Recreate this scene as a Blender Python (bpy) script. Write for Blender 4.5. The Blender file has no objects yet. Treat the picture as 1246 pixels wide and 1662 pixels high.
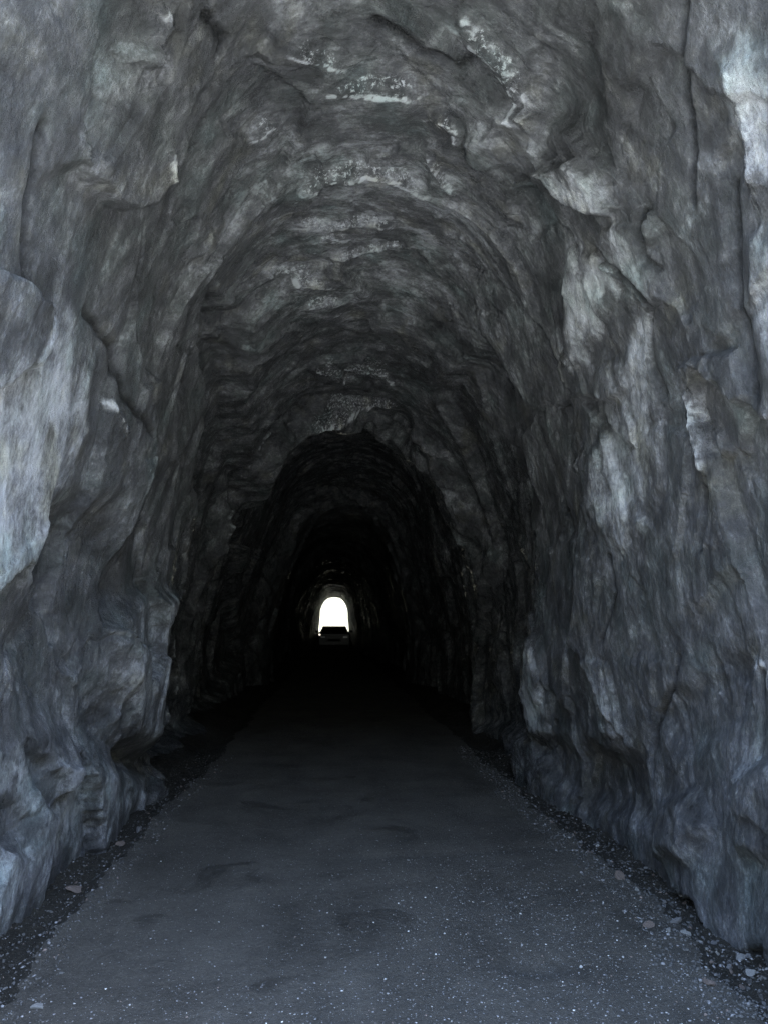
import bpy, bmesh, math, random
import numpy as np
from mathutils import Vector

random.seed(7)
RNG = np.random.RandomState(11)
scene = bpy.context.scene
COL = scene.collection

# ------------------------------------------------------------------ camera
cam_d = bpy.data.cameras.new('camera')
cam = bpy.data.objects.new('camera', cam_d)
COL.objects.link(cam)
cam_d.sensor_fit = 'VERTICAL'
cam_d.sensor_height = 24.0
cam_d.lens = 24.0 * 1255.0 / 1662.0
cam_d.clip_start = 0.05
cam_d.clip_end = 3000.0
cam.location = (0, 0, 1.5)
cam.rotation_euler = (math.radians(90 + 8.6), 0, math.radians(-3.65))
scene.camera = cam

# ------------------------------------------------------------------ sky and sun
SUN_EL, SUN_AZ = math.radians(52), math.radians(82)      # azimuth clockwise from +Y: high on the right
world = bpy.data.worlds.new('World')
scene.world = world
world.use_nodes = True
wn = world.node_tree
wn.nodes.clear()
sky = wn.nodes.new('ShaderNodeTexSky')
sky.sky_type = 'NISHITA'
sky.sun_disc = False
sky.sun_elevation = SUN_EL
sky.sun_rotation = SUN_AZ
sky.dust_density = 1.0
bg = wn.nodes.new('ShaderNodeBackground')
bg.inputs[1].default_value = 0.12
wo = wn.nodes.new('ShaderNodeOutputWorld')
wn.links.new(sky.outputs[0], bg.inputs[0])
wn.links.new(bg.outputs[0], wo.inputs[0])
sun_d = bpy.data.lights.new('sun', 'SUN')
sun_d.energy = 3.0
sun_d.angle = math.radians(0.5)
sun_d.color = (1.0, 0.98, 0.95)
sun = bpy.data.objects.new('sun', sun_d)
COL.objects.link(sun)
sdir = Vector((math.sin(SUN_AZ) * math.cos(SUN_EL), math.cos(SUN_AZ) * math.cos(SUN_EL), math.sin(SUN_EL)))
sun.rotation_euler = sdir.to_track_quat('Z', 'Y').to_euler()
sun.location = (0, -20, 30)

scene.view_settings.view_transform = 'Standard'
scene.view_settings.look = 'None'
scene.view_settings.gamma = 1.0
scene.view_settings.exposure = 5.2
scene.view_settings.use_white_balance = True
scene.view_settings.white_balance_temperature = 7300
scene.cycles.use_adaptive_sampling = False
scene.cycles.denoising_prefilter = 'NONE'
scene.cycles.use_guiding = True
scene.cycles.use_surface_guiding = True
scene.cycles.sample_clamp_indirect = 0.3
scene.cycles.max_bounces = 8
scene.cycles.diffuse_bounces = 3
scene.cycles.caustics_reflective = False
scene.cycles.caustics_refractive = False

PORTAL_Y = 1.4        # the near mouth, the viewer stands on its threshold
FAR_Y = 87.0           # the far mouth

# rock relief, with shade in hollows and glints painted into the tone, in metres along the tunnel (d) and round the vault from the crown (s, left negative)
POLYS = {
    'dark_left': ([(4.53, -3.72),(5.73, -3.4),(6.03, -4.11),(5.57, -4.35),(5.53, -4.64),(6.13, -5.24),(5.42, -5.27),(4.61, -4.97),(3.7, -4.86),(3.58, -4.39),(4.3, -4.19)], 0, 0.05, -1.2, 0.2),  # darker wall colour only, no relief
    'dark_right': ([(7.88, 5.48),(6.13, 5.11),(5.07, 5.26),(3.87, 5.0),(3.61, 5.45),(3.68, 5.89),(5.72, 5.89),(7.96, 5.89)], 0, 0.05, -0.7, 0),  # darker colour low on the right wall, no relief
    'painted_glints': ([(9.34, -0.54),(9.32, 0.24),(9.54, 0.57),(10.1, 0.66),(10.56, -0.06),(10.1, -0.4)], 0, 0.05, -0.5, 1.75),  # roof glints painted as bright specks, no relief
    'painted_glints_b': ([(11.05, -0.81),(11.21, 0.32),(10.69, 0.93),(11.52, 0.74),(11.78, -0.63)], 0, 0.05, -0.8, 1.7),  # more painted glints, further in
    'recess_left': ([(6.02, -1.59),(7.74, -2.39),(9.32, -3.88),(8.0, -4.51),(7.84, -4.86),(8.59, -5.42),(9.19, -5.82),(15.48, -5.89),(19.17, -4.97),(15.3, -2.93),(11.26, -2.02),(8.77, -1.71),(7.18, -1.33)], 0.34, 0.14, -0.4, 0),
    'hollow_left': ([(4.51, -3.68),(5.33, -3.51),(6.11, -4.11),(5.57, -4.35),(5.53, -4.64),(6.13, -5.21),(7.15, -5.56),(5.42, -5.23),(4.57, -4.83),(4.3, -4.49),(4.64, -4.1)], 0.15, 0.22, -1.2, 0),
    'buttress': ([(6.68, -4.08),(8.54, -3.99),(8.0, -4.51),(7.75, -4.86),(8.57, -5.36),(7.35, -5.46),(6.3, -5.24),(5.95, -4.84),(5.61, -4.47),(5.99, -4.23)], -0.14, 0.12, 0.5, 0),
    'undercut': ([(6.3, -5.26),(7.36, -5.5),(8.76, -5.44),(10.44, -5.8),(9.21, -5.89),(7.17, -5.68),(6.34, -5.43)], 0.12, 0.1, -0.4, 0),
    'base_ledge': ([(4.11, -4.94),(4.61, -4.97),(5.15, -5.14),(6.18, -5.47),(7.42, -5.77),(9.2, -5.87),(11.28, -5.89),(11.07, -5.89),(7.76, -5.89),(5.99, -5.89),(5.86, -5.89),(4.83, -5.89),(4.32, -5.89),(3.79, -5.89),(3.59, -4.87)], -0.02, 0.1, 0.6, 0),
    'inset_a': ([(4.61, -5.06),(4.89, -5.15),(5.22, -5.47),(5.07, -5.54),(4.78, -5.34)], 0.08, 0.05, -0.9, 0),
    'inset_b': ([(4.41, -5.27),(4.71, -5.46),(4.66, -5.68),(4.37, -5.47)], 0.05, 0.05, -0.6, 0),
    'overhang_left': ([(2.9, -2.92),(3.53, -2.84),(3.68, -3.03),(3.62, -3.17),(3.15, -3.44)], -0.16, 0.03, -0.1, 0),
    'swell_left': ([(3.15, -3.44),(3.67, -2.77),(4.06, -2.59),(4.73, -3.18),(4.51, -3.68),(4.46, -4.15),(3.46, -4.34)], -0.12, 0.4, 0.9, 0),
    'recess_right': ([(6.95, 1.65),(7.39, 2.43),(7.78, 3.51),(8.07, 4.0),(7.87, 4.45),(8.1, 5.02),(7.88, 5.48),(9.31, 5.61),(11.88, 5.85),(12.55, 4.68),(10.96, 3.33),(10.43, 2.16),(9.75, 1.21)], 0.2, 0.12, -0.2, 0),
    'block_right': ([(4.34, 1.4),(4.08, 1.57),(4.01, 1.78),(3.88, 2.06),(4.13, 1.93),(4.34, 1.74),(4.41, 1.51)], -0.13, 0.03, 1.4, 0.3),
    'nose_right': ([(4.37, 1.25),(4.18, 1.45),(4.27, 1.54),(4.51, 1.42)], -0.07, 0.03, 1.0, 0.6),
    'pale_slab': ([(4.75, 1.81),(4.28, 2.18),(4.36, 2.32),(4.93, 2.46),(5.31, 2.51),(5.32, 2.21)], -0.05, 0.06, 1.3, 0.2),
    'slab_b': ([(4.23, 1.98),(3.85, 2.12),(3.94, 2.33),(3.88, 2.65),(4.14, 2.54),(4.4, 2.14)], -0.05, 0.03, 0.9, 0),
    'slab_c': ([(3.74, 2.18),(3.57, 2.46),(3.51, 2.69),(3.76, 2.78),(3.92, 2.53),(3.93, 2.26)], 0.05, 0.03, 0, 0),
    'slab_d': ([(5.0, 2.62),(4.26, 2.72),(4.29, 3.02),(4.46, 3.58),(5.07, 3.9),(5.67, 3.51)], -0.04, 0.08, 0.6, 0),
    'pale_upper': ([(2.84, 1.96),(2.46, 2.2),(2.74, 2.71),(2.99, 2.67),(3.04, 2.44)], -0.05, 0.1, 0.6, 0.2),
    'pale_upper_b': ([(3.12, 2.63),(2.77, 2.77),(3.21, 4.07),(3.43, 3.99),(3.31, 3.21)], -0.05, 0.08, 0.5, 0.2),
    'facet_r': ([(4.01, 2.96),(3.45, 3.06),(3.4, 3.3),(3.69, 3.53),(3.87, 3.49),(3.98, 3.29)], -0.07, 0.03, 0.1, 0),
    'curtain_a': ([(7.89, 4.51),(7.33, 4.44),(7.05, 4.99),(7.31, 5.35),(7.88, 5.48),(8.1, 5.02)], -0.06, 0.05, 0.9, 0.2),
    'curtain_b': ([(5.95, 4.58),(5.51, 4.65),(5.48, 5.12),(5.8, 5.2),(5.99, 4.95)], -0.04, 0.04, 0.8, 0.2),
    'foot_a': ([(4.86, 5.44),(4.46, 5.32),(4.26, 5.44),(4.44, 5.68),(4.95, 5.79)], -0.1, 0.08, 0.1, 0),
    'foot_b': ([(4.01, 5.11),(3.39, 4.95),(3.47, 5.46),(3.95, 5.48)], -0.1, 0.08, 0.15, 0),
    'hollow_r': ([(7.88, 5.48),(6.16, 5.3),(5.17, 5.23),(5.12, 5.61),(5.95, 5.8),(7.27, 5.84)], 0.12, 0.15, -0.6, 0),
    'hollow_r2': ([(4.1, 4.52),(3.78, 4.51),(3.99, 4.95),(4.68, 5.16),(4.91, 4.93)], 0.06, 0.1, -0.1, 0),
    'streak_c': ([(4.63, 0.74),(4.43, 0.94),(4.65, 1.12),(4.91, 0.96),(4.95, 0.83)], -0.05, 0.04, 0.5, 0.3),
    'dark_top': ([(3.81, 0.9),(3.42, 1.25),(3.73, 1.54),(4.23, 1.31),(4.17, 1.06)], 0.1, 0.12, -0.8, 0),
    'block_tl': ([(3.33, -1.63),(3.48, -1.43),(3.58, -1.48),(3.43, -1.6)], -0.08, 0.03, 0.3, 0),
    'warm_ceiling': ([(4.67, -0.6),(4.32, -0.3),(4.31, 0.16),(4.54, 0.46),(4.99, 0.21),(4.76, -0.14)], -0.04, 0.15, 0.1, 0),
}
LIPS = [
    ([(5.64, -0.57),(5.51, -0.41),(5.42, -0.27),(5.34, 0.01),(5.38, 0.29),(5.55, 0.53)], 0.11, 0.8),
    ([(6.21, -0.55),(6.27, -0.22),(6.16, 0.09),(6.18, 0.3)], 0.09, 0.5),
    ([(6.51, -0.39),(6.48, -0.22),(6.49, -0.06)], 0.07, 0.4),
    ([(6.67, -0.48),(6.7, -0.34)], 0.06, 0.4),
    ([(6.82, -0.25),(6.81, -0.08),(6.7, 0.17),(6.5, 0.47)], 0.08, 0.5),
    ([(6.91, -0.84),(7.05, -0.59),(7.16, -0.23)], 0.08, 0.5),
    ([(7.5, -0.61),(7.51, -0.42),(7.52, -0.1)], 0.08, 0.6),
    ([(9.47, -0.55),(9.79, -0.07),(9.83, 0.34),(10.1, 0.62)], 0.1, 0.5),
    ([(11.4, -0.83),(11.43, -0.23),(11.52, 0.34),(10.97, 0.8)], 0.2, 1.5),
    ([(4.77, -0.81),(4.75, -0.71),(4.81, -0.61)], 0.09, 0.4),
    ([(4.04, -0.51),(4.15, -0.29),(4.23, -0.15)], 0.08, 0.5),
    ([(3.94, 0.51),(4.04, 0.7),(4.15, 0.91),(4.23, 1.03)], 0.12, 0.5),
    ([(4.67, 0.46),(4.67, 0.59),(4.74, 0.69)], 0.1, 0.4),
    ([(5.12, 0.5),(5.22, 0.63),(5.38, 0.74)], 0.08, 0.4),
    ([(4.52, -0.26),(4.46, 0.01),(4.47, 0.33)], 0.08, 0.5),
]
CRACKS = [
    ([(3.94, 0.52),(4.0, 0.63),(4.07, 0.73),(4.15, 0.91),(4.23, 1.03),(4.25, 1.17)], -0.05, 0.03),
    ([(4.68, 0.46),(4.67, 0.59),(4.73, 0.7)], -0.05, 0.02),
    ([(5.1, 0.49),(5.21, 0.61),(5.38, 0.75)], -0.04, 0.02),
    ([(3.37, -1.29),(3.47, -1.3),(3.48, -1.38)], -0.03, 0.02),
    ([(4.09, -1.59),(4.3, -1.66)], -0.03, 0.02),
    ([(5.46, 2.35),(5.36, 2.49)], -0.03, 0.02),
    ([(12.41, 4.29),(12.77, 4.78),(13.26, 5.21)], -0.03, 0.02),
    ([(3.82, 4.57),(3.68, 4.58)], -0.01, 0.02),
    ([(4.82, -2.96),(5.12, -3.08)], -0.02, 0.02),
    ([(2.79, 2.09),(2.87, 2.32),(2.99, 2.56)], -0.03, 0.03),
    ([(3.82, 2.12),(3.92, 2.19),(3.96, 2.32),(3.92, 2.42)], 0.05, 0.012),
    ([(4.46, 1.98),(4.25, 2.25),(4.09, 2.53),(4.19, 2.6),(4.33, 2.85),(4.29, 3.02)], 0.05, 0.014),
    ([(4.01, 3.66),(4.06, 3.82),(4.13, 3.93)], 0.09, 0.02),
    ([(4.57, 4.57),(4.65, 4.72),(4.9, 4.93),(5.06, 5.22),(5.06, 5.33)], 0.06, 0.01),
    ([(3.72, 4.6),(3.73, 4.77),(3.79, 5.01)], 0.05, 0.01),
    ([(2.86, 1.66),(3.08, 1.85),(3.25, 2.15),(3.4, 2.31)], 0.03, 0.015),
    ([(3.95, 0.03),(4.16, 0.3),(4.17, 0.61)], 0.05, 0.03),
    ([(3.61, -1.03),(3.85, -0.93),(3.89, -1.01)], 0.05, 0.02),
    ([(4.04, 3.1),(4.01, 3.28),(3.96, 3.53)], -0.05, 0.02),
    ([(3.1, 2.4),(3.32, 2.9),(3.37, 3.3)], 0.03, 0.015),
    ([(5.29, 3.87),(5.26, 4.14),(5.59, 4.48)], 0.03, 0.012),
    ([(11.97, -3.26),(11.8, -2.5),(11.32, -1.8),(11.03, -1.46)], -0.1, 0.04),
    ([(11.09, -5.31),(10.99, -4.97),(10.55, -4.55)], -0.12, 0.05),
    ([(8.45, -4.93),(8.57, -4.78),(8.72, -4.55)], -0.06, 0.02),
    ([(6.64, 2.63),(6.49, 3.22),(6.32, 3.57)], 0.05, 0.03),
    ([(3.53, -2.84),(3.29, -2.65),(3.15, -2.38),(3.09, -2.24)], 0.05, 0.02),
    ([(4.18, -2.61),(4.68, -2.64),(4.96, -2.87),(5.57, -2.96)], 0.04, 0.02),
]

# ------------------------------------------------------------------ numeric noise
PERM = RNG.permutation(256)
PERM = np.concatenate([PERM, PERM, PERM])
GRAD = RNG.normal(size=(256, 3))
GRAD /= np.linalg.norm(GRAD, axis=1)[:, None]
RV = RNG.rand(4096, 4)


def noise(x, y, z=0.0):
    x, y = np.asarray(x, float), np.asarray(y, float)
    z = np.zeros_like(x) + z
    xi, yi, zi = np.floor(x).astype(int), np.floor(y).astype(int), np.floor(z).astype(int)
    xf, yf, zf = x - xi, y - yi, z - zi
    u, v, w = [f * f * f * (f * (f * 6 - 15) + 10) for f in (xf, yf, zf)]
    out = 0.0
    for a in (0, 1):
        wa = u if a else 1 - u
        for b in (0, 1):
            wb = v if b else 1 - v
            for c in (0, 1):
                wc = w if c else 1 - w
                h = PERM[(PERM[(PERM[(xi + a) & 255] + yi + b) & 255] + zi + c) & 255]
                g = GRAD[h]
                out = out + wa * wb * wc * (g[..., 0] * (xf - a) + g[..., 1] * (yf - b) + g[..., 2] * (zf - c))
    return out * 1.6


def fbm(x, y, z=0.0, octs=4, gain=0.5):
    out, amp = 0.0, 1.0
    for k in range(octs):
        out = out + amp * noise(x * 2 ** k + 17.3 * k, y * 2 ** k - 9.1 * k, z)
        amp *= gain
    return out


def ridged(x, y, z=0.0, octs=4, gain=0.5):
    out, amp = 0.0, 1.0
    for k in range(octs):
        out = out + amp * (1 - 2 * np.abs(noise(x * 2 ** k + 31.7 * k, y * 2 ** k + 5.3 * k, z)))
        amp *= gain
    return out


def facets(u, v, seed, tilt=0.6, soft=0.08):
    """chipped rock: every cell is a tilted plane with its own height; returns height and edge distance"""
    ui, vi = np.floor(u).astype(int), np.floor(v).astype(int)
    d1 = np.full(u.shape, 9.0); d2 = d1.copy(); h1 = np.zeros(u.shape); h2 = h1.copy()
    for a in (-1, 0, 1):
        for b in (-1, 0, 1):
            r = RV[(PERM[(PERM[(ui + a) & 255] + vi + b) & 255] * 16 + seed * 7 + ((ui + a) ^ (vi + b)) % 16) & 4095]
            du = u - (ui + a + r[..., 0]); dv = v - (vi + b + r[..., 1])
            d = du * du + dv * dv
            h = (r[..., 2] - 0.5) + tilt * (du * np.cos(r[..., 3] * 6.283) + dv * np.sin(r[..., 3] * 6.283))
            near = d < d1
            sec = (~near) & (d < d2)
            d2 = np.where(near, d1, np.where(sec, d, d2)); h2 = np.where(near, h1, np.where(sec, h, h2))
            d1 = np.where(near, d, d1); h1 = np.where(near, h, h1)
    e = np.sqrt(d2) - np.sqrt(d1)
    t = np.clip(e / soft, 0, 1)
    t = t * t * (3 - 2 * t)
    return h1 * (0.5 + 0.5 * t) + h2 * (0.5 - 0.5 * t), e


def sdist_poly(px, py, pts):
    """signed distance to a closed polygon, negative inside"""
    p = np.array(pts, float)
    best = np.full(px.shape, 1e9)
    inside = np.zeros(px.shape, bool)
    for (ax, ay), (bx, by) in zip(p, np.roll(p, -1, axis=0)):
        ex, ey = bx - ax, by - ay
        t = np.clip(((px - ax) * ex + (py - ay) * ey) / (ex * ex + ey * ey + 1e-9), 0, 1)
        best = np.minimum(best, np.hypot(px - ax - t * ex, py - ay - t * ey))
        cond = ((ay > py) != (by > py)) & (px < (bx - ax) * (py - ay) / (by - ay + 1e-12) + ax)
        inside ^= cond
    return np.where(inside, -best, best)


def dist_line(px, py, pts):
    best = np.full(px.shape, 1e9)
    for (ax, ay), (bx, by) in zip(pts[:-1], pts[1:]):
        ex, ey = bx - ax, by - ay
        t = np.clip(((px - ax) * ex + (py - ay) * ey) / (ex * ex + ey * ey + 1e-9), 0, 1)
        best = np.minimum(best, np.hypot(px - ax - t * ex, py - ay - t * ey))
    return best


def sstep(x, a, b):
    t = np.clip((x - a) / (b - a), 0, 1)
    return t * t * (3 - 2 * t)


# ------------------------------------------------------------------ object helpers
def tag(o, label=None, cat=None, group=None, kind=None):
    if label: o['label'] = label
    if cat: o['category'] = cat
    if group: o['group'] = group
    if kind: o['kind'] = kind
    return o


def empty(name, loc=(0, 0, 0)):
    o = bpy.data.objects.new(name, None)
    o.location = loc
    COL.objects.link(o)
    return o


def mesh_obj(name, verts, faces, mat, parent=None, smooth=False, loc=(0, 0, 0)):
    me = bpy.data.meshes.new(name)
    me.from_pydata([tuple(map(float, v)) for v in verts], [], [tuple(map(int, f)) for f in faces])
    me.polygons.foreach_set('use_smooth', [smooth] * len(me.polygons))
    me.update()
    o = bpy.data.objects.new(name, me)
    o.location = loc
    if mat: me.materials.append(mat)
    COL.objects.link(o)
    if parent: o.parent = parent
    return o


def grid_obj(name, P, mat, parent=None, attrs=None, normals=None, flip=False):
    """one mesh from an (n, m, 3) array of points"""
    n, m = P.shape[:2]
    idx = np.arange(n * m).reshape(n, m)
    q = np.stack([idx[:-1, :-1], idx[:-1, 1:], idx[1:, 1:], idx[1:, :-1]], -1).reshape(-1, 4)
    if flip: q = q[:, ::-1]
    me = bpy.data.meshes.new(name)
    me.vertices.add(n * m)
    me.vertices.foreach_set('co', P.reshape(-1).astype(np.float32))
    me.loops.add(q.size)
    me.loops.foreach_set('vertex_index', q.reshape(-1).astype(np.int32))
    me.polygons.add(len(q))
    me.polygons.foreach_set('loop_start', np.arange(0, q.size, 4, dtype=np.int32))
    me.polygons.foreach_set('use_smooth', np.ones(len(q), bool))
    me.update(calc_edges=True)
    for k, a in (attrs or {}).items():
        at = me.attributes.new(k, 'FLOAT', 'POINT')
        at.data.foreach_set('value', a.reshape(-1).astype(np.float32))
    if normals is not None:
        me.normals_split_custom_set_from_vertices(normals.reshape(-1, 3).astype(np.float32))
    me.materials.append(mat)
    o = bpy.data.objects.new(name, me)
    COL.objects.link(o)
    if parent: o.parent = parent
    return o


# ------------------------------------------------------------------ materials
def new_mat(name):
    m = bpy.data.materials.new(name)
    m.use_nodes = True
    nt = m.node_tree
    return m, nt, nt.nodes['Principled BSDF'], nt.nodes.new


def L(nt, a, b): nt.links.new(a, b)


def math_node(nt, op, a, b=None, c=None):
    n = nt.nodes.new('ShaderNodeMath'); n.operation = op
    for i, x in enumerate((a, b, c)):
        if x is None: continue
        if isinstance(x, (int, float)): n.inputs[i].default_value = x
        else: nt.links.new(x, n.inputs[i])
    return n.outputs[0]


def noise_node(nt, vec, scale, detail=6, rough=0.6, dist=0.0):
    n = nt.nodes.new('ShaderNodeTexNoise')
    n.inputs['Scale'].default_value = scale
    n.inputs['Detail'].default_value = detail
    n.inputs['Roughness'].default_value = rough
    n.inputs['Distortion'].default_value = dist
    nt.links.new(vec, n.inputs['Vector'])
    return n


def ramp(nt, fac, stops):
    n = nt.nodes.new('ShaderNodeValToRGB')
    while len(n.color_ramp.elements) < len(stops): n.color_ramp.elements.new(0.5)
    for e, (p, c) in zip(n.color_ramp.elements, stops):
        e.position = p
        e.color = (c, c, c, 1) if isinstance(c, (int, float)) else tuple(c) + (1,)
    nt.links.new(fac, n.inputs[0])
    return n.outputs[0]


def mapr(nt, v, a, b, c, d):
    n = nt.nodes.new('ShaderNodeMapRange')
    nt.links.new(v, n.inputs[0])
    for i, x in enumerate((a, b, c, d)): n.inputs[i + 1].default_value = x
    return n.outputs[0]


def mixc(nt, fac, a, b, mode='MIX'):
    n = nt.nodes.new('ShaderNodeMix'); n.data_type = 'RGBA'; n.blend_type = mode
    for s, x in ((0, fac), (6, a), (7, b)):
        if isinstance(x, (int, float)): n.inputs[s].default_value = x
        elif isinstance(x, tuple): n.inputs[s].default_value = x + (1,)
        else: nt.links.new(x, n.inputs[s])
    return n.outputs[2]


def attr(nt, name):
    n = nt.nodes.new('ShaderNodeAttribute'); n.attribute_name = name
    return n.outputs['Fac']


def rock_material():
    m, nt, b, N = new_mat('hewn_rock')
    su, du = attr(nt, 'arc'), attr(nt, 'along')
    comb = N('ShaderNodeCombineXYZ')                      # rock coordinates: round the vault, along the bore
    L(nt, math_node(nt, 'MULTIPLY', su, 0.62), comb.inputs[0]); L(nt, du, comb.inputs[1])
    L(nt, attr(nt, 'relief'), comb.inputs[2])
    streak = comb.outputs[0]
    geo = N('ShaderNodeNewGeometry')
    pos = geo.outputs['Position']
    pale, wet = attr(nt, 'pale'), attr(nt, 'wet')  # both also carry glints and shade painted into the colour
    n1 = noise_node(nt, streak, 1.8, 12, 0.72, 0.3)
    n2 = noise_node(nt, streak, 9.0, 10, 0.8, 0.4)
    fine = N('ShaderNodeMapping'); fine.inputs['Scale'].default_value = (0.5, 1.0, 1.0); L(nt, streak, fine.inputs['Vector'])
    n3 = noise_node(nt, fine.outputs[0], 48.0, 7, 0.85, 0.2)
    n4 = noise_node(nt, pos, 2.4, 5, 0.6)
    st = noise_node(nt, pos, 3.1, 7, 0.7, 0.6)
    n5 = noise_node(nt, pos, 30.0, 9, 0.82, 0.1)
    rg = N('ShaderNodeTexNoise'); rg.noise_type = 'RIDGED_MULTIFRACTAL'
    rg.inputs['Scale'].default_value = 6.0; rg.inputs['Detail'].default_value = 7; rg.inputs['Roughness'].default_value = 0.6; rg.inputs['Distortion'].default_value = 0.6
    L(nt, streak, rg.inputs['Vector'])
    mul = lambda a, k: math_node(nt, 'MULTIPLY', a, k)
    add = lambda a, k: math_node(nt, 'ADD', a, k)
    mix = add(mul(n1.outputs[0], 0.28), mul(n2.outputs[0], 0.26))
    mix = add(mix, mul(n3.outputs[0], 0.24)); mix = add(mix, mul(n5.outputs[0], 0.22))
    scr = mapr(nt, rg.outputs[0], 0.9, 2.2, 0.0, 1.0)
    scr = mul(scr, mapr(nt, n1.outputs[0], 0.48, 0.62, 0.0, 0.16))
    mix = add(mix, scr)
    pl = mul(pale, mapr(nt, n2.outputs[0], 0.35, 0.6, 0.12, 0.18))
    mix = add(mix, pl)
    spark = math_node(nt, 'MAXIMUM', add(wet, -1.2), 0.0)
    mix = add(mix, mul(spark, mapr(nt, n5.outputs[0], 0.54, 0.60, 0.0, 1.1)))  # speckled glints painted into the base colour
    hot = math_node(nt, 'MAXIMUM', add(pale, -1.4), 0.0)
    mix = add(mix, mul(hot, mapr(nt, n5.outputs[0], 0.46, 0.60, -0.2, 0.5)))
    mix = add(mix, mapr(nt, st.outputs[0], 0.36, 0.62, -0.075, 0.055))
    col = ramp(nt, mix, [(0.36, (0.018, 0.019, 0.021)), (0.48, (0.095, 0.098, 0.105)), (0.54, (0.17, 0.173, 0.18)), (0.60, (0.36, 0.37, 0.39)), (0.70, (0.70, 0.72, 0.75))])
    tint = ramp(nt, n4.outputs[0], [(0.3, (0.80, 1.03, 1.0)), (0.45, (0.95, 1.0, 0.97)), (0.55, (0.97, 0.98, 1.04)), (0.7, (1.06, 1.03, 0.82))])
    col = mixc(nt, 0.6, col, tint, 'MULTIPLY')
    L(nt, col, b.inputs['Base Color'])
    wn_ = noise_node(nt, streak, 5.0, 6, 0.7, 0.5)
    wmask = add(mul(wet, 0.4), wn_.outputs[0])
    L(nt, mapr(nt, wmask, 0.46, 0.85, 0.45, 0.1), b.inputs['Roughness'])
    L(nt, mapr(nt, wet, -1.0, 0.0, 0.0, 0.6), b.inputs['Specular IOR Level'])
    bump1 = N('ShaderNodeBump'); bump1.inputs['Strength'].default_value = 1.0; bump1.inputs['Distance'].default_value = 0.02
    L(nt, add(n2.outputs[0], mul(rg.outputs[0], 0.08)), bump1.inputs['Height'])
    bump2 = N('ShaderNodeBump'); bump2.inputs['Strength'].default_value = 1.0; bump2.inputs['Distance'].default_value = 0.02
    L(nt, add(n3.outputs[0], n5.outputs[0]), bump2.inputs['Height']); L(nt, bump1.outputs[0], bump2.inputs['Normal'])
    L(nt, bump2.outputs[0], b.inputs['Normal'])
    return m


def ground_material(name, lo, hi, speck, bumpd):
    m, nt, b, N = new_mat(name)
    geo = N('ShaderNodeNewGeometry'); pos = geo.outputs['Position']
    mul = lambda a, k: math_node(nt, 'MULTIPLY', a, k)
    add = lambda a, k: math_node(nt, 'ADD', a, k)
    mp = N('ShaderNodeMapping'); mp.inputs['Scale'].default_value = (1.0, 0.25, 1.0); L(nt, pos, mp.inputs['Vector'])
    a = noise_node(nt, pos, 1.3, 8, 0.68, 0.4); tr = noise_node(nt, mp.outputs[0], 3.2, 5, 0.6)
    f = noise_node(nt, pos, 38.0, 6, 0.75); g = noise_node(nt, pos, 160.0, 3, 0.7)
    s = add(mul(a.outputs[0], 0.34), mul(f.outputs[0], 0.24))
    s = add(s, mul(g.outputs[0], 0.24)); s = add(s, mul(tr.outputs[0], 0.18))
    col = ramp(nt, s, [(0.40, lo), (0.5, tuple((x + y) / 2 for x, y in zip(lo, hi))), (0.60, hi)])
    # darker damp patches
    dm = noise_node(nt, pos, 1.9, 6, 0.6, 0.8)
    damp = mapr(nt, dm.outputs[0], 0.56, 0.66, 0.0, 1.0)
    col = mixc(nt, mul(damp, 0.55), col, tuple(x * 0.5 for x in lo))
    out = col
    for sc, thr, c in ((95.0, speck, 0.40), (210.0, speck * 1.6, 0.34)):
        v = N('ShaderNodeTexVoronoi'); v.inputs['Scale'].default_value = sc; L(nt, pos, v.inputs['Vector'])
        cc = N('ShaderNodeSeparateColor'); L(nt, v.outputs['Color'], cc.inputs[0])
        near = math_node(nt, 'LESS_THAN', v.outputs['Distance'], 0.30)
        rare = math_node(nt, 'GREATER_THAN', cc.outputs[0], 1.0 - thr)
        out = mixc(nt, mul(near, rare), out, (c, c, c * 1.04))
    L(nt, out, b.inputs['Base Color'])
    L(nt, mapr(nt, damp, 0, 1, 0.9, 0.5), b.inputs['Roughness'])
    b.inputs['Specular IOR Level'].default_value = 0.3
    b1 = N('ShaderNodeBump'); b1.inputs['Strength'].default_value = 1.0; b1.inputs['Distance'].default_value = bumpd
    L(nt, add(add(f.outputs[0], mul(g.outputs[0], 0.4)), mul(v.outputs['Distance'], -0.3)), b1.inputs['Height'])
    L(nt, b1.outputs[0], b.inputs['Normal'])
    return m


def plain_mat(name, col, rough=0.6, metal=0.0, var=0.15, scale=20.0, bump=0.0):
    m, nt, b, N = new_mat(name)
    geo = N('ShaderNodeTexCoord')
    n = noise_node(nt, geo.outputs['Object'], scale, 4, 0.6)
    c = ramp(nt, n.outputs[0], [(0.3, tuple(x * (1 - var) for x in col)), (0.7, tuple(min(1, x * (1 + var)) for x in col))])
    L(nt, c, b.inputs['Base Color'])
    b.inputs['Roughness'].default_value = rough
    b.inputs['Metallic'].default_value = metal
    if bump:
        bb = N('ShaderNodeBump'); bb.inputs['Distance'].default_value = bump
        L(nt, n.outputs[0], bb.inputs['Height']); L(nt, bb.outputs[0], b.inputs['Normal'])
    return m


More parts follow.
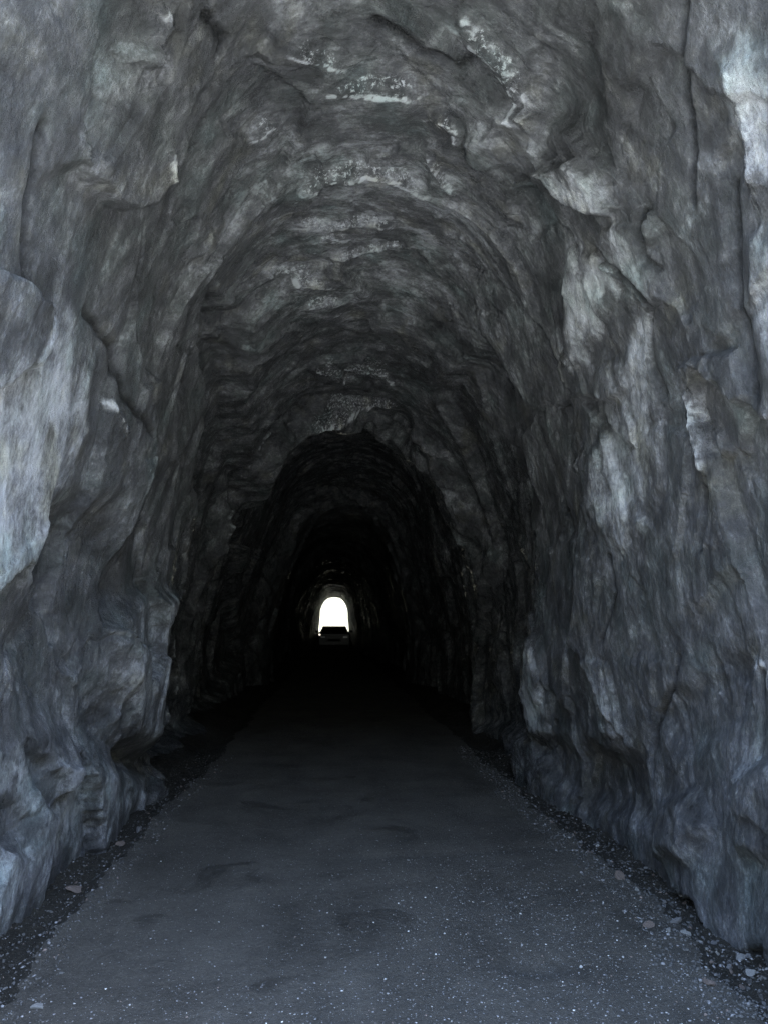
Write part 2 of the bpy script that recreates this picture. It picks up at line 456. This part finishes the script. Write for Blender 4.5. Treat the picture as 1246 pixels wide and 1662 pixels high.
ROCK = rock_material()
ROAD = ground_material('packed_road', (0.050, 0.047, 0.042), (0.14, 0.131, 0.117), 0.035, 0.022)
DITCH = ground_material('ditch_gravel', (0.014, 0.013, 0.011), (0.07, 0.065, 0.055), 0.02, 0.035)
SOIL = plain_mat('outside_soil', (0.35, 0.385, 0.40), 0.9, 0, 0.3, 3.0)
SOIL_ROCK = plain_mat('outer_rock', (0.28, 0.27, 0.25), 0.9, 0, 0.4, 2.0, 0.1)
LEAFY = plain_mat('sunlit_scrub', (0.052, 0.056, 0.040), 0.9, 0, 0.4, 0.6)
FOREST = plain_mat('wooded_hill', (0.055, 0.062, 0.058), 0.95, 0, 0.5, 0.4)

# ------------------------------------------------------------------ the bore
A0, H0, PE = 1.85, 5.0, 2.7
th = np.linspace(-math.pi / 2, math.pi / 2, 8001)
bx_ = A0 * np.sign(np.sin(th)) * np.abs(np.sin(th)) ** (2 / PE)
bz_ = H0 * np.abs(np.cos(th)) ** (2 / PE)
bs_ = np.concatenate([[0], np.cumsum(np.hypot(np.diff(bx_), np.diff(bz_)))])
bs_ -= bs_[len(bs_) // 2]
SMAX = bs_[-1]
# let the wall run on below the ground
bx_ = np.concatenate([[bx_[0]], bx_, [bx_[-1]]]); bz_ = np.concatenate([[-0.5], bz_, [-0.5]])
bs_ = np.concatenate([[bs_[0] - 0.5], bs_, [bs_[-1] + 0.5]])


def row_positions():
    d, out = PORTAL_Y, []
    while d < FAR_Y:
        out.append(d)
        if d < 2.2: d += 0.045
        else: d += max(0.0125, 0.0034 * d)
    out.append(FAR_Y)
    return np.array(out)


rows = row_positions()
NS = 880
scol = np.linspace(bs_[0], bs_[-1], NS)
Dg, Sg = np.meshgrid(rows, scol, indexing='ij')
bx, bz = np.interp(Sg, bs_, bx_), np.interp(Sg, bs_, bz_)
tx, tz = np.gradient(np.interp(scol, bs_, bx_), scol), np.gradient(np.interp(scol, bs_, bz_), scol)
ln = np.hypot(tx, tz); nx, nz = -tz / ln, tx / ln                 # outward normal: left wall -x, crown +z
nx, nz = np.broadcast_to(nx, Sg.shape), np.broadcast_to(nz, Sg.shape)

far_fade = 1 - sstep(Dg, 14, 40) * 0.35
end_fade = 1 - sstep(Dg, 70, 86) * 0.6
# warped rock coordinates
wu = fbm(Sg * 0.5, Dg * 0.7, 3.1, 3, 0.4) * 0.35
wv = fbm(Sg * 0.5, Dg * 0.7, 8.7, 3, 0.4) * 0.25
wf = fbm(Sg * 5, Dg * 7, 1.7, 3, 0.6) * 0.03
U, V = Sg + wu + wf, Dg + wv + wf * 0.6
skew = 0.25 * U
f1, e1 = facets(U / 1.5, (V + skew) / 1.0, 1, 0.7, 0.03)
f2, e2 = facets(U / 0.75 + 9, (V - skew * 0.6) / 0.55, 2, 0.9, 0.035)
f3, e3 = facets(U / 0.30 + 3, (V + skew) / 0.20, 3, 1.0, 0.06)
f4, e4 = facets(U / 0.10 + 5, (V - skew) / 0.055, 4, 1.0, 0.12)
rough_m = 0.35 + 0.65 * sstep(fbm(Sg * 0.6 + 40, Dg * 0.8, 5.0, 3), -0.45, 0.35)      # smooth faces beside broken ones
h = 0.17 * fbm(Sg * 0.33, Dg * 0.30, 0.3, 2)
h = h + 0.13 * f1 * far_fade
h = h + 0.042 * f2 * (0.35 + 0.65 * rough_m)
h = h + 0.012 * f3 * rough_m + 0.005 * f4 * (0.25 + 0.75 * rough_m)
h = h + 0.002 * ridged(U * 2.2, V * 4.0, 2.2, 4, 0.6) * rough_m
h = h + 0.004 * fbm(Sg * 11, Dg * 16, 4.4, 3, 0.7)
# grooves along some facet borders
h = h + 0.02 * (1 - sstep(e1, 0.0, 0.05)) * sstep(fbm(Sg, Dg, 9.0, 2), 0.0, 0.3)
h = h * end_fade
# crown: stepped roof, each lip facing the mouth
rd = Dg + 0.7 * fbm(Sg * 0.6, Dg * 0.5, 14.0, 4)
crown = np.exp(-(Sg / 1.5) ** 4)
saw_d = Dg + 0.35 * fbm(Sg * 0.8, Dg * 0.6, 6.6, 3) + 0.10 * Sg ** 2
saw = (saw_d / 0.9) % 1.0
h = h - 0.26 * sstep(Dg, 4.0, 10.8) * np.exp(-(Sg / 2.4) ** 4) * (1 - sstep(rd, 11.9, 12.6))
h = h - 0.02 * crown * (sstep(saw, 0.0, 0.04) * (1 - saw)) * (Dg > 1)
# the bore narrows and widens in rings, beyond what the mouth lights
ring = 0.22 * sstep(rd, 8.4, 9.2) - 0.36 * sstep(rd, 11.3, 11.8) * (1 - 0.7 * sstep(np.abs(Sg), 2.2, 4.6)) + 0.46 * sstep(rd, 12.2, 13.2)
ring = ring - 0.42 * sstep(rd, 20, 21.2) + 0.40 * sstep(rd, 23.5, 25) - 0.34 * sstep(rd, 34, 36)
h = h + ring

pale = -1.6 * sstep(rd + 0.5 * fbm(Sg * 1.3, Dg * 1.5, 31.0, 4) - 0.9 * np.exp(-(Sg / 1.8) ** 2), 7.0, 8.6) + 0.35 * np.exp(-(Sg / 2.0) ** 2) * sstep(Dg, 4.6, 5.6) * (1 - sstep(Dg, 7.4, 8.6))      # daylight falloff painted into the tone: crown lighter near, rock darker further in
wet = np.exp(-(Sg / 1.1) ** 2) * sstep(Dg, 3.0, 5.5) * (1 - sstep(Dg, 14, 22)) - 1.0 * sstep(Dg, 22, 32)
jit = 0.05 * fbm(Sg * 2.5, Dg * 3.5, 12.0, 4)
wet = np.maximum(wet, 0.95 * sstep(-pale, 0.3, 1.1) * (1 - sstep(Dg, 18, 24)) - 1.5 * sstep(Dg, 20, 24))
SPK = fbm(Sg * 7, Dg * 9, 21.0, 3, 0.9)
for name_, (pts, amp, ew, pl, wt) in POLYS.items():
    p = np.array(pts)
    r0, r1 = np.searchsorted(rows, [p[:, 0].min() - ew * 2 - 0.3, p[:, 0].max() + ew * 2 + 0.3])
    c0, c1 = np.searchsorted(scol, [p[:, 1].min() - ew * 2 - 0.3, p[:, 1].max() + ew * 2 + 0.3])
    sl = (slice(r0, r1), slice(c0, c1))
    sd = sdist_poly(Dg[sl], Sg[sl], pts) + jit[sl]
    k = 1 - sstep(sd, -ew, ew * 0.6)
    h[sl] += amp * k
    if name_ == 'swell_left': h[sl] = h[sl] * (1 - 0.5 * k) + 0.5 * k * h[sl].mean()
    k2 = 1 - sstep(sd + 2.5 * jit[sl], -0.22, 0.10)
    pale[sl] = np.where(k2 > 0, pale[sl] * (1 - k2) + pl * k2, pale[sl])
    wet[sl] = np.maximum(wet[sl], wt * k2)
for pts, amp, rec in LIPS:
    p = np.array(pts)
    o = np.argsort(p[:, 1]); p = p[o]
    line = np.interp(scol, p[:, 1], p[:, 0])
    lat = sstep(scol, p[0, 1] - 0.12, p[0, 1] + 0.12) * (1 - sstep(scol, p[-1, 1] - 0.12, p[-1, 1] + 0.12))
    dd = Dg + jit * 1.6 - line[None, :]
    k = sstep(dd, -0.02, 0.04) * np.exp(-np.clip(dd, 0, None) / rec) - 0.35 * np.exp(-np.abs(dd + 0.1) / 0.15) * (dd < 0)
    h = h - 0.6 * amp * k * lat[None, :]
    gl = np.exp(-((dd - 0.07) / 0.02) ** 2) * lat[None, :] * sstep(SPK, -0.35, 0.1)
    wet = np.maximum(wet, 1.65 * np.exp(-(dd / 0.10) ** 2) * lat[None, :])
    pale = np.maximum(pale, 2.6 * gl)  # lip glints painted in as broken pale lines
for pts, dep, wd in CRACKS:
    p = np.array(pts)
    r0, r1 = np.searchsorted(rows, [p[:, 0].min() - 0.4, p[:, 0].max() + 0.4])
    c0, c1 = np.searchsorted(scol, [p[:, 1].min() - 0.4, p[:, 1].max() + 0.4])
    sl = (slice(r0, r1), slice(c0, c1))
    q = dist_line(Dg[sl] + jit[sl] * 0.4, Sg[sl] + jit[sl] * 0.4, pts)
    h[sl] += dep * np.exp(-(q / (wd * 1.5)) ** 2)
    if dep < 0: wet[sl] = np.maximum(wet[sl], np.exp(-(q / 0.05) ** 2)); pale[sl] = np.maximum(pale[sl], 1.35 * np.exp(-(q / 0.03) ** 2) * sstep(SPK[sl], -0.2, 0.6))  # ridge glints painted in as pale colour
    else: pale[sl] -= 0.8 * np.exp(-(q / (wd * 1.3)) ** 2)

cxc = 0.20 * (1 - sstep(Dg, 20, 60)) - 0.02
squeeze = sstep(Dg, 40, 62) * (1 - sstep(Dg, 62.3, 65))      # a tight place far down the bore
h = h * (1 - 0.93 * squeeze)
taper = 1 - 0.35 * squeeze
PX = cxc + bx * taper * (1 + 0.16 * squeeze * sstep(bz, 2.6, 4.4)) + nx * h
PZ = bz * (1 - 0.195 * squeeze) + nz * h
PY = Dg + 0.35 * h * sstep(Dg, 2, 3) * (1 - sstep(Dg, 80, 86))
P = np.stack([PX, PY, PZ], -1)
dP0 = np.gradient(P, axis=0); dP1 = np.gradient(P, axis=1)
Nn = np.cross(dP1, dP0); Nn /= np.linalg.norm(Nn, axis=-1, keepdims=True)
inward = np.stack([-nx, np.zeros_like(nx), -nz], -1)
if (Nn * inward).sum() < 0: Nn = -Nn
tunnel = tag(empty('tunnel', (0.18, PORTAL_Y, 0)), 'rough hewn dark grey rock tunnel bore with arched roof and bright far mouth', 'tunnel')
iA, iB = np.searchsorted(scol, [-1.75, 1.75])
off = np.array([0.18, PORTAL_Y, 0])
for nm, c0, c1, lb in (('rock_wall', 0, iA + 1, 'left rock wall with pale foot and smooth swelling'),
                       ('ceiling', iA, iB + 1, 'stepped rock ceiling with glints painted on its wet lips'),
                       ('rock_wall', iB, NS, 'right rock wall with pale slabs and cracks')):
    sl = (slice(None), slice(c0, c1))
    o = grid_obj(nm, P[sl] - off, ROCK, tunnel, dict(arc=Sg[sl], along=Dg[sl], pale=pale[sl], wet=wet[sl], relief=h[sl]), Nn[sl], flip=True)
    o['label'] = lb

# ------------------------------------------------------------------ road, ditches, outside ground
def edgeL(d): return -1.38 + 0.10 * noise(d * 0.45, 0 * d + 3.3) + 0.07 * noise(d * 2.1, 0 * d + 7.3) + 0.04 * noise(d * 8, 0 * d) + 0.02 * noise(d * 23, 0 * d)
def edgeR(d): return 1.72 + 0.10 * noise(d * 0.5, 0 * d + 13.3) + 0.08 * noise(d * 2.3, 0 * d + 17.3) + 0.05 * noise(d * 8, 0 * d + 5) + 0.02 * noise(d * 23, 0 * d)


def ground_z(x, d):
    eL, eR = edgeL(d), edgeR(d)
    out = np.maximum(eL - x, x - eR)
    z = 0.02 * fbm(x * 0.9, d * 0.5, 1.0, 3) + 0.004 * fbm(x * 14, d * 14, 2.0, 3)
    z = z - 0.07 * sstep(out, -0.03, 0.12) + 0.10 * sstep(out, 0.25, 0.6)
    z = z + sstep(out, 0.02, 0.1) * 0.022 * fbm(x * 9, d * 9, 4.0, 3)
    # a shallow pothole and a cross rut on the right of the road
    z = z - 0.05 * np.exp(-(((x - 0.92) / 0.16) ** 2 + ((d - 3.72) / 0.10) ** 2))
    z = z - 0.02 * np.exp(-((d - 5.35 - 0.2 * np.sin(x)) / 0.10) ** 2) * sstep(x, -0.1, 0.4)
    z = z + 0.015 * np.exp(-((d - 5.05) / 0.15) ** 2) * sstep(x, -0.1, 0.4)
    return z + 1.12 * sstep(d, 50, 64)          # the road climbs towards the far mouth


grow = [0.0]
while grow[-1] < FAR_Y + 1:
    d = grow[-1]; grow.append(d + (0.05 if d < 2.4 else max(0.014, 0.0045 * d)))
grow = np.array(grow)


def strip(name, fa, fb, n, mat):
    t = np.linspace(0, 1, n)
    a, b2 = fa(grow), fb(grow)
    X_ = a[:, None] * (1 - t) + b2[:, None] * t
    D_ = np.repeat(grow[:, None], n, 1)
    Z_ = ground_z(X_, D_)
    return tag(grid_obj(name, np.stack([X_, D_, Z_], -1), mat), kind='structure')


strip('road', edgeL, edgeR, 220, ROAD)
strip('ditch', lambda d: 0 * d - 2.9, edgeL, 110, DITCH)
strip('ditch', edgeR, lambda d: 0 * d + 3.1, 110, DITCH)

gx = np.array([-900, -200, -60, -20, -8, -3, 3, 8, 20, 60, 200, 900.0])


def sheet(name, ys, zf, mat):
    GX, GY = np.meshgrid(gx, np.array(ys, float), indexing='ij')
    tag(grid_obj(name, np.stack([GX, GY, zf(GX, GY)], -1), mat), kind='structure')


sheet('ground', [-60, -20, -8, -0.6, 1.3, 1.6, 20, 60, 86], lambda x, y: np.where(y < 1.4, -0.07, -0.6), SOIL)
sheet('ground', [87.9, 88.5, 92, 100, 130, 200, 500, 1200], lambda x, y: 1.0 - np.clip(y - 92, 0, None) * 0.02, FOREST)

# unseen wooded slope, added behind the viewer to keep low sky light out
hx = np.linspace(-60, 60, 81); hy = np.linspace(-4.5, -40, 48)
HX, HY = np.meshgrid(hx, hy, indexing='ij')
HZ = np.clip((-4.8 - HY) * 0.95, 0, 12.5) + np.clip(-20 - HY, 0, None) * 0.12 + sstep(-HY, 5, 8) * 1.2 * fbm(HX * 0.3, HY * 0.3, 1.0, 3) - 0.1
tag(grid_obj('hill', np.stack([HX, HY, HZ], -1), FOREST), kind='structure')

# the mountain the bore runs through: portal cliff, slopes and far cliff in one skin
ss = scol[::8]
ox, oz = np.interp(ss, bs_, bx_), np.interp(ss, bs_, bz_)
M0, M1 = P[0, ::8], P[-1, ::8]
rings_ = [np.stack([M0[:, 0], M0[:, 1], M0[:, 2]], -1)]
for k, y in ((1.06, 1.42), (1.25, 1.55), (1.7, 1.9), (2.5, 2.5), (4, 3.6), (6, 6), (9, 14), (11, 30), (11, 60), (9, 74), (6, 82), (4, 84.8), (2.5, 86), (1.7, 86.6), (1.25, 86.95)):
    nz_ = fbm(ox * k * 0.15 + 3, oz * k * 0.15, y * 0.1, 4)
    rings_.append(np.stack([0.18 + ox * k + nz_ * 0.3 * (k - 1), y + nz_ * 0.4 * (k - 1) * (1 if y < 40 else -1) * (k < 7), oz * k + nz_ * 0.5 * (k - 1)], -1))
rings_.append(M1)
tag(grid_obj('mountain', np.array(rings_), SOIL_ROCK, flip=True), kind='structure')

# sunlit wooded slope facing the far mouth
hx = np.linspace(-120, 120, 121); hy = np.concatenate([np.linspace(93, 135, 43), [150, 200, 260]])
HX, HY = np.meshgrid(hx, hy, indexing='ij')
HZ = (HY - 93) * 1.0 + sstep(HY, 94, 97) * 1.6 * fbm(HX * 0.35, HY * 0.35, 7.0, 3) + 0.9
tag(grid_obj('hill', np.stack([HX, HY, HZ], -1), LEAFY), kind='structure')

# ------------------------------------------------------------------ vehicle far down the bore
PAINT = plain_mat('dark_paint', (0.02, 0.022, 0.028), 0.35, 0.0, 0.1, 5)
GLASS = plain_mat('dark_glass', (0.02, 0.025, 0.03), 0.08, 0.0, 0.1, 5)
RUBBER = plain_mat('rubber', (0.02, 0.02, 0.02), 0.85)
STEEL = plain_mat('steel', (0.35, 0.35, 0.36), 0.35, 0.9)
LAMP_OFF = plain_mat('lamp_lens', (0.25, 0.05, 0.04), 0.2)
lm, lnt, lb_, _N = new_mat('lit_lamp')
lb_.inputs['Emission Color'].default_value = (1.0, 0.97, 0.9, 1); lb_.inputs['Emission Strength'].default_value = 0.06
lb_.inputs['Base Color'].default_value = (0.8, 0.8, 0.8, 1)


def loft(sections):
    """skin a list of closed rings with equal counts"""
    v, f, n = [], [], len(sections[0])
    for r in sections: v += r
    for i in range(len(sections) - 1):
        for j in range(n):
            k = (j + 1) % n
            f.append((i * n + j, i * n + k, (i + 1) * n + k, (i + 1) * n + j))
    f.append(tuple(range(n))[::-1]); f.append(tuple((len(sections) - 1) * n + j for j in range(n)))
    return v, f


def rounded(w, z0, z1, r, y, k=4):
    pts = []
    for cx, cz, a0 in ((w - r, z1 - r, 0), (-w + r, z1 - r, 90), (-w + r, z0 + r, 180), (w - r, z0 + r, 270)):
        for i in range(k + 1):
            a = math.radians(a0 + 90 * i / k)
            pts.append((cx + r * math.cos(a), y, cz + r * math.sin(a)))
    return pts


def box_pts(x0, x1, y0, y1, z0, z1, b=0.02):
    return loft([rounded((x1 - x0) / 2 - e, z0 + e, z1 - e, min(0.03, (x1 - x0) / 5, (z1 - z0) / 5), y) for y, e in ((y0, b), (y0 + b, 0), (y1 - b, 0), (y1, b))])


def shift(vf, dx=0.0, dy=0.0, dz=0.0):
    return [(x + dx, y + dy, z + dz) for x, y, z in vf[0]], vf[1]


def disc_ring(r0, r1, x0, x1, n=24):
    v, f = [], []
    prof = [(r0, x0), (r1 * 0.94, x0), (r1, x0 + 0.03), (r1, x1 - 0.03), (r1 * 0.94, x1), (r0, x1)]
    for i in range(n):
        a = 2 * math.pi * i / n
        v += [(x, r * math.cos(a), r * math.sin(a)) for r, x in prof]
    m = len(prof)
    for i in range(n):
        for j in range(m):
            f.append((i * m + j, i * m + (j + 1) % m, ((i + 1) % n) * m + (j + 1) % m, ((i + 1) % n) * m + j))
    return v, f


def put(name, vf, mat, parent, smooth=False, loc=(0, 0, 0)):
    return mesh_obj(name, vf[0], vf[1], mat, parent, smooth, loc)


car = tag(empty('car', (0.02, 49.0, float(ground_z(np.array([0.0]), np.array([51.0]))[0]))), 'dark car seen end on in silhouette before the bright far tunnel mouth', 'car')
# lower body, then the cabin, along +y away from the camera
put('body', loft([rounded(w, z0, z1, 0.12, y) for y, w, z0, z1 in
    ((0.0, 0.92, 0.36, 1.16), (0.08, 0.97, 0.30, 1.24), (0.5, 0.99, 0.28, 1.29), (1.4, 1.0, 0.28, 1.32), (3.2, 1.0, 0.28, 1.32), (4.3, 0.97, 0.3, 1.3), (4.52, 0.9, 0.34, 1.2))]), PAINT, car)
cab = put('cabin', loft([[(s * (w if lo else wt), y2 if lo else y, z) for s, lo, z in ((1, 1, 1.26), (1, 0, zt), (-1, 0, zt), (-1, 1, 1.26))] for y, y2, w, wt, zt in
    ((1.35, 0.75, 0.88, 0.66, 1.52), (1.55, 1.2, 0.90, 0.74, 1.60), (2.6, 2.6, 0.90, 0.755, 1.66), (3.7, 3.8, 0.90, 0.74, 1.63), (4.0, 4.3, 0.86, 0.68, 1.52))]), PAINT, car)
put('windscreen', ([(-0.80, 0.80, 1.32), (0.80, 0.80, 1.32), (0.64, 1.28, 1.48), (-0.64, 1.28, 1.48), (-0.80, 0.84, 1.31), (0.80, 0.84, 1.31), (0.64, 1.32, 1.47), (-0.64, 1.32, 1.47)],
    [(0, 1, 2, 3), (7, 6, 5, 4), (0, 4, 5, 1), (1, 5, 6, 2), (2, 6, 7, 3), (3, 7, 4, 0)]), GLASS, car)
for s in (-1, 1):
    put('side_window', ([(s * 0.905, 1.5, 1.34), (s * 0.905, 3.7, 1.34), (s * 0.77, 3.5, 1.56), (s * 0.77, 1.75, 1.55), (s * 0.885, 1.5, 1.34), (s * 0.885, 3.7, 1.34), (s * 0.75, 3.5, 1.56), (s * 0.75, 1.75, 1.55)],
        [(0, 1, 2, 3), (7, 6, 5, 4), (0, 4, 5, 1), (1, 5, 6, 2), (2, 6, 7, 3), (3, 7, 4, 0)]), GLASS, car)
    mr = put('side_mirror', shift(box_pts(-0.10, 0.10, 0, 0.08, 0, 0.15), s * 1.08, 1.25, 1.24), PAINT, car)
    hl = put('headlight', shift(box_pts(-0.15, 0.15, 0, 0.06, 0, 0.12), s * 0.70, -0.005, 0.92), STEEL, car)
    for y in (0.95, 3.65):
        w = put('wheel', disc_ring(0.02, 0.20, -0.06, 0.06), STEEL, car, True, (s * 0.86, y, 0.33))
        t = put('tyre', disc_ring(0.20, 0.33, -0.11, 0.11), RUBBER, w, True)
put('marker_lamp', shift(box_pts(-0.05, 0.05, 0, 0.05, 0, 0.09), -0.90, -0.03, 1.08), lm, car)
put('bumper', shift(box_pts(-0.90, 0.90, 0, 0.14, 0, 0.2), 0, -0.08, 0.30), RUBBER, car)
put('grille', shift(box_pts(-0.40, 0.40, 0, 0.04, 0, 0.18), 0, -0.01, 0.70), RUBBER, car)

# ------------------------------------------------------------------ stones
STONES = [plain_mat('stone_grey', (0.22, 0.22, 0.23), 0.8, 0, 0.3, 30, 0.01), plain_mat('stone_pale', (0.36, 0.36, 0.36), 0.6, 0, 0.25, 30, 0.01),
          plain_mat('stone_pink', (0.22, 0.175, 0.155), 0.8, 0, 0.25, 30, 0.01), plain_mat('stone_dark', (0.08, 0.08, 0.08), 0.8, 0, 0.3, 30, 0.01),
          plain_mat('stone_white', (0.8, 0.8, 0.8), 0.3, 0, 0.1, 30, 0.01)]


def stone_mesh(rs, subdiv=2):
    bm = bmesh.new()
    bmesh.ops.create_icosphere(bm, subdivisions=subdiv, radius=1.0)
    cuts = [(Vector(rs.normal(size=3)).normalized(), rs.uniform(0.35, 0.75)) for _ in range(11)]
    for v in bm.verts:
        for n, d in cuts:
            t = v.co.dot(n)
            if t > d: v.co -= n * (t - d)
    me = bpy.data.meshes.new('stone')
    bm.to_mesh(me); bm.free()
    return me


rs = np.random.RandomState(5)
protos = []
for mi in range(5):
    row = []
    for k in range(5):
        me = stone_mesh(rs); me.materials.append(STONES[mi]); row.append(me)
    protos.append(row)


def place_stone(x, d, size, mi, label, group, flat=0.5, rz=None):
    o = bpy.data.objects.new('stone', protos[mi][rs.randint(5)])
    COL.objects.link(o)
    size *= 0.75
    asp = rs.uniform(0.5, 0.85); flat = min(0.8, flat * 1.7)
    o.scale = (size, size * asp, size * flat)
    z = float(ground_z(np.array([x]), np.array([d]))[0])
    o.location = (x, d, z + size * flat * 0.25)
    o.rotation_euler = (rs.uniform(-.25, .25), rs.uniform(-.25, .25), rs.uniform(0, 6.28) if rz is None else rz)
    tag(o, label, 'stone', group)
    return o


place_stone(1.75, 4.92, 0.09, 2, 'pinkish flat stone at the right road edge, farthest of the three', None, 0.25, 0.9)
place_stone(1.77, 4.67, 0.035, 1, 'small pale stone just below the pinkish flat stone at the road edge', None, 0.4, None)
place_stone(1.63, 4.16, 0.075, 2, 'wide pinkish flat slab embedded in the right road edge', None, 0.2, 0.3)
place_stone(1.69, 4.06, 0.045, 1, 'pale grey flat stone beside the wide pinkish slab', None, 0.3, None)
place_stone(1.78, 4.18, 0.06, 0, 'wide grey flat stone between pinkish slab and ditch', None, 0.25, None)
place_stone(1.77, 4.04, 0.045, 1, 'pale pinkish flat stone at the right end of the slab row', None, 0.3, None)
place_stone(1.62, 3.51, 0.055, 2, 'reddish flat stone nearest the lower right road edge', None, 0.35, None)
place_stone(2.19, 6.07, 0.05, 1, 'pale flat stone lying at the foot of the right wall', None, 0.4, None)
place_stone(1.92, 5.81, 0.022, 4, 'small bright white stone lying alone in the dark ditch', None, 0.6, None)
place_stone(2.08, 5.31, 0.045, 1, 'pale oblong stone at the right wall foot beyond the slabs', None, 0.35, None)
place_stone(2.10, 4.78, 0.07, 1, 'large pale flat stone against the right wall foot', None, 0.25, None)
place_stone(2.15, 4.58, 0.075, 0, 'long grey ledge stone against the right wall foot', None, 0.25, 0.5)
place_stone(1.42, 4.69, 0.013, 4, 'white chip on the road near the pinkish flat stone', None, 0.6, None)
place_stone(1.13, 3.71, 0.016, 4, 'largest bright white chip on the road near the pothole', None, 0.6, None)
place_stone(1.35, 3.78, 0.013, 4, 'bright white chip on the road right of the largest chip', None, 0.6, None)
place_stone(1.00, 4.32, 0.011, 4, 'white chip on the gravelly middle of the road', None, 0.6, None)
place_stone(0.56, 4.08, 0.011, 4, 'white chip leftmost on the gravelly patch of road', None, 0.6, None)
place_stone(1.93, 3.73, 0.07, 1, 'pale flat slab in the gravel at the far right of the frame', None, 0.25, 0.2)
place_stone(1.98, 3.91, 0.05, 1, 'pale stone above the slab at the right edge', None, 0.35, None)
place_stone(1.82, 3.99, 0.03, 1, 'small pale stone in the ditch right of the slab row', None, 0.5, None)
place_stone(-1.55, 5.05, 0.09, 2, 'brownish flat stone in the dark ditch below the left wall', None, 0.2, 0.4)
place_stone(-1.43, 3.79, 0.03, 1, 'pale stone on the lower left road edge', None, 0.5, None)
place_stone(-1.17, 3.46, 0.05, 1, 'pale flat stone at the lower left corner of the road', None, 0.25, None)
place_stone(-1.55, 6.06, 0.06, 2, 'brown stone wedged in the left ditch under the pale rock foot', None, 0.5, None)
place_stone(-1.49, 6.37, 0.06, 0, 'grey stone behind the brown stone in the left ditch', None, 0.5, None)
for k in range(210):
    d = 3.3 + 4.2 * rs.rand() ** 1.3
    x = float(edgeR(np.array([d]))[0]) + rs.uniform(-0.05, 0.30)
    mi = rs.choice([0, 0, 3, 3, 3, 2, 1])
    place_stone(x, d, rs.uniform(0.008, 0.028), mi, 'small loose angular stone among others in the gravel beside the right rock wall', 'loose stones in the right ditch', 0.5)
for k in range(60):
    d = 3.8 + 4.5 * rs.rand()
    x = float(edgeL(np.array([d]))[0]) - rs.uniform(-0.02, 0.22)
    place_stone(x, d, rs.uniform(0.008, 0.022), rs.choice([0, 3, 3, 2]), 'small dark loose stone among others in the ditch below the left rock wall', 'loose stones in the left ditch', 0.5)


def gravel(name, n, sampler, smin, smax, mats, label, cat):
    base = [stone_mesh(rs, 1) for _ in range(4)]
    bv = []
    for me in base:
        a = np.empty(len(me.vertices) * 3); me.vertices.foreach_get('co', a)
        f = np.array([list(p.vertices) for p in me.polygons]); bv.append((a.reshape(-1, 3), f))
    V_, F_, M_, o = [], [], [], 0
    for i in range(n):
        x, d = sampler()
        v, f = bv[rs.randint(4)]
        s = smin + (smax - smin) * rs.rand() ** 3
        a = rs.uniform(0, 6.28); c, q = math.cos(a), math.sin(a)
        vv = v * np.array([s, s * rs.uniform(.5, 1), s * .6])
        vv = np.stack([vv[:, 0] * c - vv[:, 1] * q, vv[:, 0] * q + vv[:, 1] * c, vv[:, 2]], -1)
        vv += np.array([x, d, float(GZI(x, d)) + s * 0.15])
        V_.append(vv); F_.append(f + o); M_.append(np.full(len(f), rs.choice(len(mats[0]), p=mats[1]))); o += len(v)
    V_, F_, M_ = np.concatenate(V_), np.concatenate(F_), np.concatenate(M_)
    me = bpy.data.meshes.new(name)
    me.vertices.add(len(V_)); me.vertices.foreach_set('co', V_.reshape(-1).astype(np.float32))
    me.loops.add(F_.size); me.loops.foreach_set('vertex_index', F_.reshape(-1).astype(np.int32))
    me.polygons.add(len(F_)); me.polygons.foreach_set('loop_start', np.arange(0, F_.size, 3, dtype=np.int32))
    for m_ in mats[0]: me.materials.append(m_)
    me.polygons.foreach_set('material_index', M_.astype(np.int32))
    me.update(calc_edges=True)
    ob = bpy.data.objects.new(name, me); COL.objects.link(ob)
    return tag(ob, label, cat, kind='stuff')


gi_x = np.linspace(-2.4, 2.6, 400); gi_d = np.linspace(2.4, 12, 800)
GI = ground_z(*np.meshgrid(gi_x, gi_d, indexing='ij'))


def GZI(x, d):
    i = min(399, max(0, int(round((x + 2.4) / 5.0 * 399)))); j = min(799, max(0, int(round((d - 2.4) / 9.6 * 799))))
    return GI[i, j]


def on_road():
    while True:
        d = 2.6 + 3.6 * rs.rand(); x = rs.uniform(-1.5, 1.75)
        w = 0.07 + 1.2 * math.exp(-((x - 1.1) / 0.8) ** 2 - ((d - 4.2) / 1.0) ** 2) + (0.5 if d < 3.6 else 0)
        if rs.rand() * 1.75 < w: return x, d


def in_ditch():
    d = 3.2 + 7 * rs.rand() ** 1.4
    if rs.rand() < 0.7: return float(edgeR(np.array([d]))[0]) + rs.uniform(-0.22, 0.5), d
    return float(edgeL(np.array([d]))[0]) - rs.uniform(-0.15, 0.4), d


gravel('road_gravel', 9000, on_road, 0.0022, 0.0085, (STONES, [.40, .12, .05, .40, .03]), 'fine pale and dark gravel scattered over the near road surface', 'gravel')
gravel('ditch_gravel', 13000, in_ditch, 0.003, 0.018, (STONES, [.13, .005, .025, .84, .0]), 'coarse dark gravel heaped along the foot of the rock walls', 'gravel')
